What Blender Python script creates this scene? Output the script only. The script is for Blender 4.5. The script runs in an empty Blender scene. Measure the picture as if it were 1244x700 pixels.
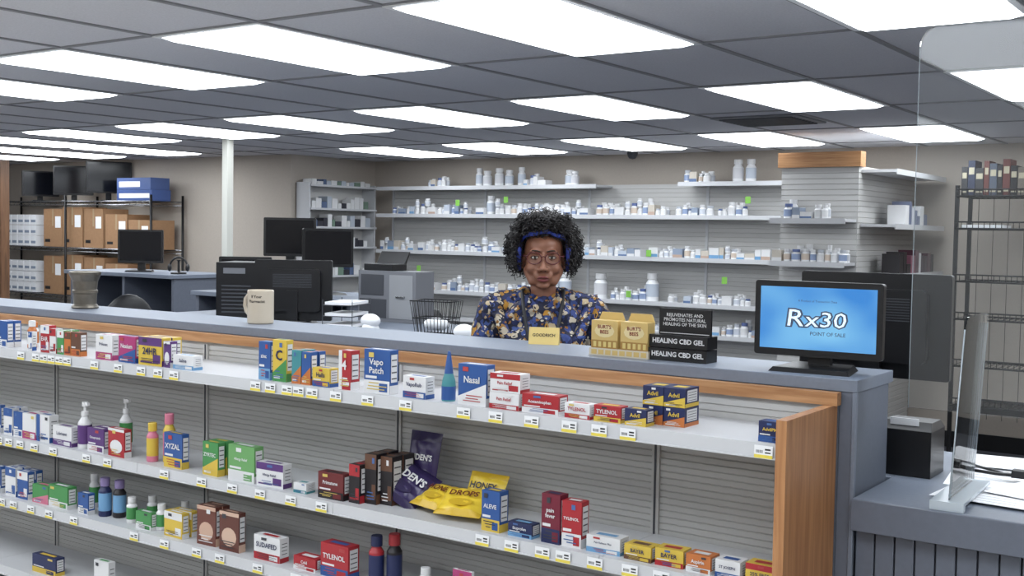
import bpy, bmesh, math, random
from mathutils import Vector, Matrix, Euler
random.seed(7)
scene = bpy.context.scene
scene.view_settings.view_transform = 'Standard'
scene.view_settings.look = 'None'
scene.view_settings.exposure = 0.0

# ------------------------------------------------------------------ materials
_M = {}
def srgb(c):
    return tuple(((v/255.0)/12.92 if v/255.0 <= 0.04045 else ((v/255.0+0.055)/1.055)**2.4) for v in c)
def mat(name, col, rough=0.5, metal=0.0, emit=0.0, noise=0.0, nscale=20.0, bump=0.0, coat=0.0):
    key = name
    if key in _M: return _M[key]
    m = bpy.data.materials.new(name); m.use_nodes = True
    nt = m.node_tree; b = nt.nodes['Principled BSDF']
    c = srgb(col)
    b.inputs['Base Color'].default_value = (*c, 1)
    b.inputs['Roughness'].default_value = rough
    b.inputs['Metallic'].default_value = metal
    if coat: b.inputs['Coat Weight'].default_value = coat
    if emit > 0:
        b.inputs['Emission Color'].default_value = (*c, 1)
        b.inputs['Emission Strength'].default_value = emit
    if noise > 0 or bump > 0:
        tc = nt.nodes.new('ShaderNodeTexCoord')
        n = nt.nodes.new('ShaderNodeTexNoise'); n.inputs['Scale'].default_value = nscale
        n.inputs['Detail'].default_value = 5
        nt.links.new(tc.outputs['Object'], n.inputs['Vector'])
        if noise > 0:
            r = nt.nodes.new('ShaderNodeValToRGB')
            r.color_ramp.elements[0].position = 0.3; r.color_ramp.elements[1].position = 0.7
            r.color_ramp.elements[0].color = (*[v*(1-noise) for v in c], 1)
            r.color_ramp.elements[1].color = (*[min(1, v*(1+noise)) for v in c], 1)
            nt.links.new(n.outputs['Fac'], r.inputs['Fac'])
            nt.links.new(r.outputs['Color'], b.inputs['Base Color'])
        if bump > 0:
            bp = nt.nodes.new('ShaderNodeBump'); bp.inputs['Strength'].default_value = bump
            bp.inputs['Distance'].default_value = 0.005
            nt.links.new(n.outputs['Fac'], bp.inputs['Height'])
            nt.links.new(bp.outputs['Normal'], b.inputs['Normal'])
    _M[key] = m
    return m
def C(r, g, b, rough=0.42):
    return mat("print_%d_%d_%d" % (r, g, b), (r, g, b), rough)
def wood_mat(name, c1, c2, axis='X'):
    m = bpy.data.materials.new(name); m.use_nodes = True
    nt = m.node_tree; b = nt.nodes['Principled BSDF']
    tc = nt.nodes.new('ShaderNodeTexCoord'); mp = nt.nodes.new('ShaderNodeMapping')
    mp.inputs['Scale'].default_value = (2, 30, 30) if axis == 'X' else (30, 30, 2)
    n = nt.nodes.new('ShaderNodeTexNoise'); n.inputs['Scale'].default_value = 2.0
    n.inputs['Detail'].default_value = 6; n.inputs['Distortion'].default_value = 0.6
    r = nt.nodes.new('ShaderNodeValToRGB')
    r.color_ramp.elements[0].position = 0.35; r.color_ramp.elements[1].position = 0.65
    r.color_ramp.elements[0].color = (*srgb(c1), 1); r.color_ramp.elements[1].color = (*srgb(c2), 1)
    nt.links.new(tc.outputs['Object'], mp.inputs['Vector']); nt.links.new(mp.outputs['Vector'], n.inputs['Vector'])
    nt.links.new(n.outputs['Fac'], r.inputs['Fac']); nt.links.new(r.outputs['Color'], b.inputs['Base Color'])
    b.inputs['Roughness'].default_value = 0.45
    return m
def acrylic_mat():
    m = bpy.data.materials.new("clear_acrylic"); m.use_nodes = True
    nt = m.node_tree; nt.nodes.clear()
    o = nt.nodes.new('ShaderNodeOutputMaterial'); t = nt.nodes.new('ShaderNodeBsdfTransparent')
    g = nt.nodes.new('ShaderNodeBsdfGlossy'); g.inputs['Roughness'].default_value = 0.03
    d = nt.nodes.new('ShaderNodeBsdfDiffuse'); d.inputs['Color'].default_value = (.8, .85, .9, 1)  # pale diffuse share imitates the hazy reflection on the panel
    f = nt.nodes.new('ShaderNodeFresnel'); f.inputs['IOR'].default_value = 1.36
    a = nt.nodes.new('ShaderNodeMixShader'); c = nt.nodes.new('ShaderNodeMixShader'); c.inputs[0].default_value = 0.03
    t.inputs['Color'].default_value = (.97, .98, .98, 1)
    nt.links.new(t.outputs[0], c.inputs[1]); nt.links.new(d.outputs[0], c.inputs[2])
    nt.links.new(f.outputs[0], a.inputs[0]); nt.links.new(c.outputs[0], a.inputs[1]); nt.links.new(g.outputs[0], a.inputs[2])
    nt.links.new(a.outputs[0], o.inputs[0])
    return m
def floral_mat():
    m = bpy.data.materials.new("floral_fabric"); m.use_nodes = True
    nt = m.node_tree; b = nt.nodes['Principled BSDF']; b.inputs['Roughness'].default_value = 0.75
    tc = nt.nodes.new('ShaderNodeTexCoord')
    n = nt.nodes.new('ShaderNodeTexNoise'); n.inputs['Scale'].default_value = 30
    mx = nt.nodes.new('ShaderNodeMix'); mx.data_type = 'VECTOR'; mx.inputs['Factor'].default_value = 0.03
    nt.links.new(tc.outputs['Object'], n.inputs['Vector']); nt.links.new(tc.outputs['Object'], mx.inputs['A']); nt.links.new(n.outputs['Color'], mx.inputs['B'])
    prev = None
    def layer(scale, stops, dist, off):
        nonlocal prev
        mp = nt.nodes.new('ShaderNodeMapping'); mp.inputs['Location'].default_value = (off, off*.7, off*.3)
        nt.links.new(mx.outputs['Result'], mp.inputs['Vector'])
        v = nt.nodes.new('ShaderNodeTexVoronoi'); v.inputs['Scale'].default_value = scale; nt.links.new(mp.outputs['Vector'], v.inputs['Vector'])
        sep = nt.nodes.new('ShaderNodeSeparateColor'); nt.links.new(v.outputs['Color'], sep.inputs[0])
        r = nt.nodes.new('ShaderNodeValToRGB'); cr = r.color_ramp; cr.interpolation = 'CONSTANT'
        cr.elements[0].position = 0; cr.elements[0].color = (*srgb(stops[0][1]), 1); cr.elements[1].position = stops[1][0]; cr.elements[1].color = (*srgb(stops[1][1]), 1)
        for p, c in stops[2:]:
            e = cr.elements.new(p); e.color = (*srgb(c), 1)
        nt.links.new(sep.outputs[0], r.inputs['Fac'])
        d = nt.nodes.new('ShaderNodeMath'); d.operation = 'LESS_THAN'; d.inputs[1].default_value = dist; nt.links.new(v.outputs['Distance'], d.inputs[0])
        mc = nt.nodes.new('ShaderNodeMix'); mc.data_type = 'RGBA'
        if prev: nt.links.new(prev, mc.inputs['A'])
        else: mc.inputs['A'].default_value = (*srgb((20, 24, 50)), 1)
        nt.links.new(d.outputs[0], mc.inputs['Factor']); nt.links.new(r.outputs['Color'], mc.inputs['B']); prev = mc.outputs['Result']
    layer(52, [(0, (20, 24, 50)), (.3, (52, 72, 130)), (.55, (140, 128, 108)), (.66, (30, 40, 84)), (.9, (150, 108, 44))], .58, 0)
    layer(34, [(0, (184, 166, 134)), (.24, (186, 136, 52)), (.45, (186, 176, 158)), (.62, (46, 62, 120))], .42, 3.1)
    layer(70, [(0, (22, 24, 46)), (.5, (196, 188, 170)), (.72, (150, 100, 44))], .31, 7.7)
    nt.links.new(prev, b.inputs['Base Color'])
    return m

WALL = mat("wall_paint", (182, 173, 163), 0.85, noise=0.03, nscale=60, bump=0.05)
CEIL = mat("ceiling_tile", (212, 212, 217), 0.95, noise=0.06, nscale=120, bump=0.25)
GRID = mat("ceiling_tbar", (140, 140, 143), 0.6)
CARPET = mat("carpet", (78, 80, 88), 0.95, noise=0.2, nscale=150, bump=0.4)
VINYL = mat("vinyl_floor", (190, 188, 184), 0.5, noise=0.05, nscale=12)  # unseen customer-side floor, made pale to bounce light onto the ceiling
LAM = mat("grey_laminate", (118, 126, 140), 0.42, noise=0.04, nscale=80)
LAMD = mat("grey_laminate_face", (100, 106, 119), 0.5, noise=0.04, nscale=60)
SLAT = mat("slat_panel", (182, 181, 179), 0.5)
SHELF = mat("white_shelf", (198, 199, 202), 0.4)
BACKSLAT = mat("back_slat", (196, 195, 193), 0.55)
WOODX = wood_mat("oak_trim", (158, 110, 70), (188, 142, 98), 'X')
WOODZ = wood_mat("oak_panel", (156, 106, 66), (182, 132, 88), 'Z')
WOODD = wood_mat("walnut_post", (92, 66, 48), (116, 84, 60), 'Z')
BLACK = mat("black_plastic", (20, 20, 23), 0.35)
BLACKM = mat("black_metal", (30, 30, 32), 0.4, metal=0.5)
DGREY = mat("dark_grey", (62, 64, 70), 0.5)
MGREY = mat("mid_grey", (110, 112, 118), 0.5)
WHITE = mat("white_plastic", (232, 233, 235), 0.4)
PAPER = mat("paper", (240, 241, 244), 0.8)
INK = mat("ink", (30, 30, 34), 0.6)
YEL = mat("tag_yellow", (222, 204, 84), 0.5)
GREEN = mat("tag_green", (130, 190, 80), 0.5)
CARD = mat("cardboard", (158, 122, 90), 0.85, noise=0.06, nscale=30)
CHROME = mat("wire_chrome", (170, 172, 176), 0.25, metal=0.9)
LIGHTM = mat("troffer_diffuser", (244, 250, 255), 0.5, emit=7.8)
ACR = acrylic_mat()
FLORAL = floral_mat()

# ------------------------------------------------------------------ mesh builder
class MB:
    def __init__(s):
        s.v = []; s.f = []; s.fm = []; s.fs = []; s.mats = []; s.M = Matrix.Identity(4)
    def mi(s, m):
        if m not in s.mats: s.mats.append(m)
        return s.mats.index(m)
    def add(s, vs, fs, m, smooth=False):
        o = len(s.v); k = s.mi(m)
        s.v += [s.M @ Vector(p) for p in vs]
        for f in fs:
            s.f.append([i+o for i in f]); s.fm.append(k); s.fs.append(smooth)
    def box(s, x0, x1, y0, y1, z0, z1, m):
        vs = [(x, y, z) for z in (z0, z1) for y in (y0, y1) for x in (x0, x1)]
        s.add(vs, [(0, 2, 3, 1), (4, 5, 7, 6), (0, 1, 5, 4), (2, 6, 7, 3), (0, 4, 6, 2), (1, 3, 7, 5)], m)
    def rbox(s, x0, x1, y0, y1, z0, z1, m, r=0.01):
        pts = []
        for cx, cz, a0 in ((x1-r, z1-r, 0), (x0+r, z1-r, 90), (x0+r, z0+r, 180), (x1-r, z0+r, 270)):
            for k in range(5):
                a = math.radians(a0+k*22.5); pts.append((cx+r*math.cos(a), cz+r*math.sin(a)))
        n = len(pts)
        vs = [(p[0], y0, p[1]) for p in pts]+[(p[0], y1, p[1]) for p in pts]
        fs = [list(range(n))[::-1], list(range(n, 2*n))]+[(i, (i+1) % n, n+(i+1) % n, n+i) for i in range(n)]
        s.add(vs, fs, m)
    def quad(s, a, b, c, d, m): s.add([a, b, c, d], [(0, 1, 2, 3)], m)
    def lathe(s, cx, cy, z0, prof, m, seg=16, mats=None):
        vs = []
        for r, z in prof:
            for i in range(seg):
                a = 2*math.pi*i/seg; vs.append((cx+r*math.cos(a), cy+r*math.sin(a), z0+z))
        for j in range(len(prof)-1):
            mm = mats[j] if mats else m
            fs = [(i, (i+1) % seg, seg+(i+1) % seg, seg+i) for i in range(seg)]
            s.add(vs[j*seg:(j+2)*seg], fs, mm, True)
        s.add(vs[-seg:], [tuple(range(seg))], mats[-1] if mats else m)
        s.add(vs[:seg], [tuple(range(seg))[::-1]], mats[0] if mats else m)
    def tube(s, pts, r, m, seg=6, closed=False):
        pts = [Vector(p) for p in pts]; n = len(pts); vs = []; prev = None
        for i, p in enumerate(pts):
            if closed: t = pts[(i+1) % n]-pts[i-1]
            else: t = pts[min(i+1, n-1)]-pts[max(i-1, 0)]
            t.normalize()
            u = prev-t*prev.dot(t) if prev is not None else t.orthogonal()
            if u.length < 1e-6: u = t.orthogonal()
            u.normalize(); prev = u; w = t.cross(u); rr = r[i] if hasattr(r, '__len__') else r
            for k in range(seg):
                a = 2*math.pi*k/seg; vs.append(p+(u*math.cos(a)+w*math.sin(a))*rr)
        fs = []
        for i in range(n if closed else n-1):
            j = (i+1) % n
            for k in range(seg):
                fs.append((i*seg+k, i*seg+(k+1) % seg, j*seg+(k+1) % seg, j*seg+k))
        if not closed:
            fs.append(tuple(range(seg))[::-1]); fs.append(tuple(range((n-1)*seg, n*seg)))
        s.add(vs, fs, m, True)
    def sphere(s, c, r, m, u=14, v=9):
        if not hasattr(r, '__len__'): r = (r, r, r)
        vs = [(c[0], c[1], c[2]-r[2])]
        for j in range(1, v):
            t = -math.pi/2+math.pi*j/v
            for i in range(u):
                a = 2*math.pi*i/u
                vs.append((c[0]+r[0]*math.cos(t)*math.cos(a), c[1]+r[1]*math.cos(t)*math.sin(a), c[2]+r[2]*math.sin(t)))
        vs.append((c[0], c[1], c[2]+r[2]))
        fs = [(0, 1+(i+1) % u, 1+i) for i in range(u)]
        for j in range(v-2):
            for i in range(u):
                a = 1+j*u+i; b = 1+j*u+(i+1) % u
                fs.append((a, b, b+u, a+u))
        L = len(vs)-1; o = 1+(v-2)*u
        fs += [(o+i, o+(i+1) % u, L) for i in range(u)]
        s.add(vs, fs, m, True)
    def capsule(s, a, b, ra, rb, m):
        a = Vector(a); b = Vector(b); d = (b-a).length; n = max(2, int(d/(min(ra, rb)*0.35)))
        for i in range(n+1):
            t = i/n; s.sphere(a.lerp(b, t), ra+(rb-ra)*t, m, 12, 8)
    def text(s, txt, size, org, right, up, m, bend=None, sx=1.0, bold=0.0):
        cu = bpy.data.curves.new("t", 'FONT'); cu.body = txt; cu.size = 1.0; cu.align_x = 'CENTER'; cu.align_y = 'CENTER'
        cu.resolution_u = 2; cu.offset = bold
        ob = bpy.data.objects.new("t", cu); scene.collection.objects.link(ob)
        dg = bpy.context.evaluated_depsgraph_get(); me = bpy.data.meshes.new_from_object(ob.evaluated_get(dg))
        right = Vector(right); up = Vector(up); org = Vector(org)
        if bend: vs = [bend(v.co.x*size*sx, v.co.y*size) for v in me.vertices]
        else: vs = [org+right*(v.co.x*size*sx)+up*(v.co.y*size) for v in me.vertices]
        s.add(vs, [tuple(p.vertices) for p in me.polygons], m)
        bpy.data.objects.remove(ob); bpy.data.curves.remove(cu); bpy.data.meshes.remove(me)
    def slats(s, x0, x1, z0, z1, y, pitch, m, depth=0.004, gap=0.25):
        z = z0; vs = []
        while z < z1-1e-6:
            zt = min(z+pitch, z1); g = pitch*gap
            vs += [(x0, y, z+g), (x1, y, z+g), (x0, y, zt), (x1, y, zt)]
            vs += [(x0, y+depth, zt), (x1, y+depth, zt), (x0, y+depth, zt+g*0.6), (x1, y+depth, zt+g*0.6)]
            z += pitch
        fs = [(2*i, 2*i+1, 2*i+3, 2*i+2) for i in range(len(vs)//2-1)]
        s.add(vs, fs, m)
    def build(s, name, bevel=0.0, parent=None):
        me = bpy.data.meshes.new(name); me.from_pydata([tuple(v) for v in s.v], [], s.f)
        for m in s.mats: me.materials.append(m)
        me.polygons.foreach_set('material_index', s.fm); me.polygons.foreach_set('use_smooth', s.fs)
        me.update()
        ob = bpy.data.objects.new(name, me); scene.collection.objects.link(ob)
        if bevel > 0:
            b = ob.modifiers.new('bevel', 'BEVEL'); b.width = bevel; b.segments = 2; b.limit_method = 'ANGLE'
        if parent: ob.parent = parent
        return ob
def place(x, y, z, rot=0.0): return Matrix.Translation((x, y, z)) @ Matrix.Rotation(math.radians(rot), 4, 'Z')
def empty(name, M=None):
    e = bpy.data.objects.new(name, None); scene.collection.objects.link(e)
    if M is not None: e.matrix_world = M
    return e

# ------------------------------------------------------------------ room shell
CH = 2.44
def simple(name, *a):
    b = MB(); b.box(*a[:6], a[6]); return b.build(name)
b = MB(); b.box(-17, 3, 2.9, 9.8, -0.1, 0, CARPET); b.box(-17, 3, -4, 2.9, -0.1, 0, VINYL); b.build("floor")
simple("ceiling", -17, 3, -4, 9.8, CH, CH+0.1, CEIL)
simple("wall_back", -8.62, 3, 9.65, 9.8, 0, CH, WALL)
simple("wall_jog", -8.77, -8.62, 8.37, 9.8, 0, CH, WALL)
simple("wall_back_left", -17, -8.77, 8.37, 8.52, 0, CH, WALL)
simple("wall_left", -17.15, -17, -4, 8.4, 0, CH, WALL)
simple("wall_right", 3, 3.15, -4, 9.8, 0, CH, WALL)
simple("wall_front", -17, 3, -4.15, -4, 0, CH, WALL)
simple("baseboard_back", -2.6, 3, 9.635, 9.65, 0, 0.13, BLACK)
b = MB()
k = -24
while True:
    x = -2.64+0.61*k
    if x > 3: break
    if x > -17: b.box(x-0.012, x+0.012, -4, 9.65, CH-0.006, CH+0.001, GRID)
    k += 1
for j in range(-6, 6):
    y = 2.98+1.22*j
    if -4 < y < 9.65: b.box(-17, 3, y-0.012, y+0.012, CH-0.0055, CH+0.001, GRID)
b.build("ceiling_grid")
def troffer(x, y):
    t = MB()
    for (a, c, d, e) in ((x, x+.61, y, y+.025), (x, x+.61, y+1.195, y+1.22), (x, x+.025, y+.025, y+1.195), (x+.585, x+.61, y+.025, y+1.195)):
        t.box(a, c, d, e, CH-0.010, CH, WHITE)
    t.add([(x+.025, y+.025, CH-.009), (x+.585, y+.025, CH-.009), (x+.585, y+1.195, CH-.009), (x+.025, y+1.195, CH-.009), (x+.06, y+.06, CH-.024), (x+.55, y+.06, CH-.024), (x+.55, y+1.16, CH-.024), (x+.06, y+1.16, CH-.024)],
          [(4, 7, 6, 5), (0, 4, 5, 1), (1, 5, 6, 2), (2, 6, 7, 3), (3, 7, 4, 0)], LIGHTM)
    t.build("ceiling_light_panel")
cols = [-2.64-1.22*k for k in range(-3, 8)]
for j in range(-2, 3):
    for x in cols:
        y = 2.98+2.44*j
        if j == 2 and x < -7.6: continue
        troffer(x, y)
for x in (-9.96, -11.18, -12.40): troffer(x, 6.66)
b = MB()
b.box(-3.25, -2.68, 6.86, 7.42, CH-0.012, CH, MGREY)
for i in range(9): b.box(-3.21, -2.72, 6.91+i*.055, 6.93+i*.055, CH-0.02, CH-0.012, DGREY)
b.build("ceiling_vent")
b = MB(); b.lathe(-5.2, 9.35, CH-.07, [(0.001, 0), (.03, .008), (.045, .03), (.05, .05), (.05, .07)], DGREY, 16); b.build("security_camera_dome")
b = MB(); b.box(-7.62, -7.555, 6.6, 6.665, 0, CH, mat("post_white", (206, 206, 198), .6)); b.box(-7.64, -7.535, 6.58, 6.685, 0, .1, MGREY); b.build("support_post")

# ------------------------------------------------------------------ gondola + counter
GX0 = -6.6; GX1 = -1.02
b = MB()
b.slats(GX0, GX1, 0.12, 1.235, 2.875, 0.0185, SLAT, 0.004, 0.26)
b.box(GX0, GX1, 2.88, 2.9, 0.0, 1.244, SLAT)
x = -1.5
while x > GX0:
    b.box(x-.012, x+.012, 2.868, 2.876, 0.12, 1.235, SLAT)
    b.box(x-.003, x+.003, 2.866, 2.869, 0.12, 1.235, DGREY)
    x -= 0.95
b.box(GX0, GX1, 2.60, 2.87, 0, 0.12, MGREY)
SH = [1.18, .83, .585, .31]
for z in SH:
    xs = [GX1-.002]+[-1.5-0.95*i for i in range(0, 6)]
    for i in range(len(xs)-1):
        a, c = xs[i+1]+.001, xs[i]-.001
        b.box(a, c, 2.575, 2.87, z-.018, z, SHELF)
        b.box(a, c, 2.565, 2.575, z-.034, z+.003, SHELF)
        b.box(a, c, 2.561, 2.565, z-.034, z-.030, SHELF)
    for xx in xs[1:]:
        b.add([(xx-.004, 2.86, z-.02), (xx-.004, 2.6, z-.02), (xx-.004, 2.86, z-.08), (xx+.004, 2.86, z-.02), (xx+.004, 2.6, z-.02), (xx+.004, 2.86, z-.08)],
              [(0, 1, 2), (5, 4, 3), (0, 3, 4, 1), (1, 4, 5, 2)], SHELF)
b.box(GX1, -0.994, 2.55, 2.895, 0, 1.244, WOODZ)
b.box(GX0, -0.985, 2.865, 2.895, 1.244, 1.277, WOODX)
b.build("gondola_shelving")
b = MB()
b.box(GX0, -0.945, 2.898, 3.20, 1.2775, 1.31, LAM)
b.box(GX0, -0.993, 2.905, 2.95, 0, 1.2775, LAMD)
b.box(-0.992, -0.95, 2.903, 3.18, 0, 1.2775, LAMD)
b.box(-0.958, -0.946, 2.899, 2.912, 0, 1.2775, LAM)
b.build("pharmacy_counter", 0.002)
b = MB()
b.box(-0.944, 1.6, 2.88, 3.72, 0.975, 1.01, LAM)
b.box(-1.6, -0.945, 3.21, 3.72, 0.975, 1.01, LAM)
b.box(-0.944, 1.6, 2.872, 2.879, 0.93, 1.01, LAMD)
x = -0.944
while x < 1.55:
    b.box(x+.002, x+.048, 2.915, 2.93, 0.0, 0.93, LAMD); x += 0.05
b.box(-0.944, 1.6, 2.931, 2.95, 0.0, 0.974, DGREY)
b.box(-1.6, 1.6, 3.68, 3.71, 0.3, 0.974, LAMD)
b.build("checkout_counter", 0.002)

# ------------------------------------------------------------------ boxed medicine
tagX = {0: [], 1: [], 2: [], 3: []}
def tone(c):
    g = sum(c)/3; return tuple(int((v*.84+g*.16)*.92) for v in c)
def pk(c): return C(*tone(c))
Wt = (236, 236, 238)
def med_box(x, z, w, h, d, base, acc, txt="", tcol=None, style=0, y=2.60, rot=0.0, name="medicine_box", deep=1):
    t = MB()
    rnd = random.Random(int(abs(x)*1000)+int(z*100))
    for dd in range(deep):
        t.M = place(x+.002*dd, y+dd*(d+.004), z, rot+rnd.uniform(-2.5, 2.5))
        B = pk(base); A = pk(acc); T = pk(tcol) if tcol else (pk(Wt) if sum(base) < 420 else pk((30, 40, 90)))
        t.box(0, w, 0, d, 0, h, B); e = -0.0006
        def fq(x0, x1, z0, z1, m, off=e): t.quad((x0*w, off, z0*h), (x1*w, off, z0*h), (x1*w, off, z1*h), (x0*w, off, z1*h), m)
        if style == 0:
            fq(0, 1, 0, .3, A); fq(.06, .5, .34, .40, pk(Wt)); fq(.6, .92, .05, .24, B, e*2)
        elif style == 1:
            fq(0, 1, .7, 1, A); fq(.08, .6, .08, .14, A); fq(.62, .94, .1, .4, A)
        elif style == 2:
            fq(0, .28, 0, 1, A); fq(.34, .9, .12, .2, A); fq(.34, .75, .27, .31, A)
        elif style == 3:
            t.add([(0, e, 0), (w, e, 0), (w, e, h*.55), (0, e, h*.2)], [(0, 1, 2, 3)], A); fq(.1, .55, .07, .13, pk(Wt), e*2)
        elif style == 4:
            n = 14; t.add([(w*.5+w*.38*math.cos(2*math.pi*i/n), e, h*.36+h*.24*math.sin(2*math.pi*i/n)) for i in range(n)], [tuple(range(n))], A)
            fq(0, 1, .9, 1, A)
        X = pk(rnd.choice([(60, 60, 70), (230, 200, 90), (200, 60, 60), (70, 110, 180), Wt]))
        for i in range(3):
            a = rnd.uniform(.08, .3); c = rnd.uniform(.5, .9); zz = .08+.07*i+rnd.uniform(0, .02); fq(a, c, zz, zz+.022, X, e*3)
        a = rnd.uniform(.1, .7); fq(a, a+.2, .82, .93, X, e*3)
        if txt and dd == 0:
            s_ = min(h*.34, 1.45*w*.9/max(1, max(len(q) for q in txt.split('\n'))))
            t.text(txt, s_, (w*.5, e*5, h*(.62 if style != 1 else .5)), (1, 0, 0), (0, 0, 1), T, bold=.02)
        for xx, sg in ((w+.0006, 1), (-.0006, -1)):
            def sq(a0, a1, z0, z1, m, o=0):
                q = [(xx+o*sg, a0*d, z0*h), (xx+o*sg, a1*d, z0*h), (xx+o*sg, a1*d, z1*h), (xx+o*sg, a0*d, z1*h)]
                if sg < 0: q.reverse()
                t.add(q, [(0, 1, 2, 3)], m)
            sq(0, 1, 0, .2, A); sq(.14, .86, .27, .9, pk(Wt), .0003)
            for i in range(4): sq(.2, .8, .34+i*.14, .37+i*.14, pk((90, 90, 96)), .0006)
        t.quad((w*.2, d*.3, h+.0005), (w*.8, d*.3, h+.0005), (w*.8, d*.7, h+.0005), (w*.2, d*.7, h+.0005), A)
    return t.build(name)
def bottle(x, z, r, h, body, cap, label=None, y=2.66, kind='round', name="medicine_bottle", lt=""):
    t = MB(); t.M = place(x, y, z)
    bm = pk(body); cm = pk(cap); lm = pk(label) if label else bm
    if kind == 'round':
        pr = [(r*.92, 0), (r, h*.03), (r, h*.15), (r, h*.15), (r*1.01, h*.16), (r*1.01, h*.6), (r, h*.61), (r, h*.66), (r*.62, h*.76), (r*.62, h*.78), (r*.75, h*.785), (r*.75, h*.98), (r*.68, h)]
        ms = [bm, bm, bm, lm, lm, lm, bm, bm, bm, cm, cm, cm, cm]
    elif kind == 'pump':
        pr = [(r*.92, 0), (r, h*.03), (r, h*.1), (r*1.01, h*.11), (r*1.01, h*.5), (r, h*.51), (r, h*.55), (r*.45, h*.68), (r*.45, h*.70), (r*.55, h*.705), (r*.5, h*.8), (r*.2, h*.81), (r*.2, h*.9), (r*.42, h*.91), (r*.4, h)]
        ms = [bm, bm, lm, lm, lm, bm, bm, bm, cm, cm, cm, cm, cm, cm, cm]
    else:
        pr = [(r*.95, 0), (r, h*.03), (r, h*.3), (r*.9, h*.42), (r*.62, h*.55), (r*.62, h*.57), (r*.5, h*.7), (r*.3, h*.9), (r*.18, h)]
        ms = [bm, lm, bm, bm, cm, cm, cm, cm, cm]
    t.lathe(0, 0, 0, pr, bm, 18, ms)
    if kind == 'pump': t.box(-r*.3, r*.9, -r*.2, r*.2, h*.93, h*.99, cm)
    return t.build(name)
BL = (38, 88, 170); DB = (30, 42, 96); RD = (196, 34, 44); YE = (238, 200, 60); GR = (70, 160, 80); PU = (96, 50, 130); MG = (190, 50, 120); OR = (222, 120, 50); TL = (60, 150, 160); BR = (110, 70, 50); BK = (34, 28, 34); PK = (230, 120, 150); LB = (110, 170, 220)
z = SH[0]
S1 = [(-4.351, .079, .105, .03, BL, Wt, "", 0), (-4.122, .024, .074, .02, Wt, BL, "", 1), (-4.039, .055, .105, .03, RD, Wt, "EAR", 1), (-3.980, .04, .095, .03, Wt, RD, "", 1), (-3.932, .043, .091, .03, GR, Wt, "", 1),
      (-3.886, .04, .088, .03, OR, BR, "", 1), (-3.843, .057, .09, .03, BR, OR, "", 0), (-3.690, .094, .092, .03, Wt, MG, "Prilosec", 0), (-3.554, .1, .096, .03, MG, BL, "Nexium", 3), (-3.44, .13, .1, .04, YE, PU, "24HR", 1), (-3.30, .035, .092, .03, PU, Wt, "", 4),
      (-3.25, .105, .049, .04, Wt, LB, "Saline", 0), (-2.82, .055, .125, .03, BL, LB, "zinc", 0), (-2.755, .062, .135, .03, YE, GR, "C", 3), (-2.668, .04, .107, .03, TL, OR, "", 3), (-2.624, .04, .104, .03, BL, OR, "", 3),
      (-2.576, .075, .059, .04, YE, BL, "Halls", 0), (-2.463, .05, .121, .04, RD, Wt, "4", 2), (-2.358, .1, .133, .04, BL, Wt, "Vapo\nPatch", 0), (-2.203, .087, .065, .04, Wt, BL, "VapoRub", 0),
      (-1.997, .1, .117, .04, BL, Wt, "Nasal", 3), (-1.886, .1, .046, .05, Wt, RD, "Pain Relief", 0),
      (-1.775, .117, .052, .05, RD, Wt, "Acetaminophen", 0), (-1.636, .079, .04, .04, Wt, RD, "TYLENOL", 0), (-1.545, .08, .043, .04, RD, YE, "TYLENOL", 0), (-1.452, .064, .043, .04, DB, YE, "Advil", 3), (-1.084, .06, .05, .04, DB, BL, "AdvilPM", 0)]
deepset = {-4.351, -3.690, -3.44, -2.668, -2.624, -3.932}
for it in S1:
    tc_ = YE if it[6].startswith("Advil") else (RD if it[4] == Wt and it[5] == RD else None)
    med_box(it[0], z, it[1], it[2], it[3], it[4], it[5], it[6], tc_, it[7], deep=2 if it[0] in deepset else 1); tagX[0].append(it[0]+it[1]*.5)
med_box(-1.886, z+.0465, .1, .053, .05, Wt, RD, "Pain Relief", RD, 1, y=2.602)
for i in range(2):
    for j in range(2):
        med_box(-1.43+i*.062, z+j*.05, .06, .049, .08, DB, (OR if j == 0 else YE), "Advil", YE, 3, y=2.655)
bottle(-4.19, z, .018, .11, OR, Wt, Wt); bottle(-4.235, z, .016, .10, Wt, OR, OR, y=2.7)
bottle(-2.055, z, .021, .145, TL, BL, BL, kind='nasal', y=2.63)
z = SH[1]
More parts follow.
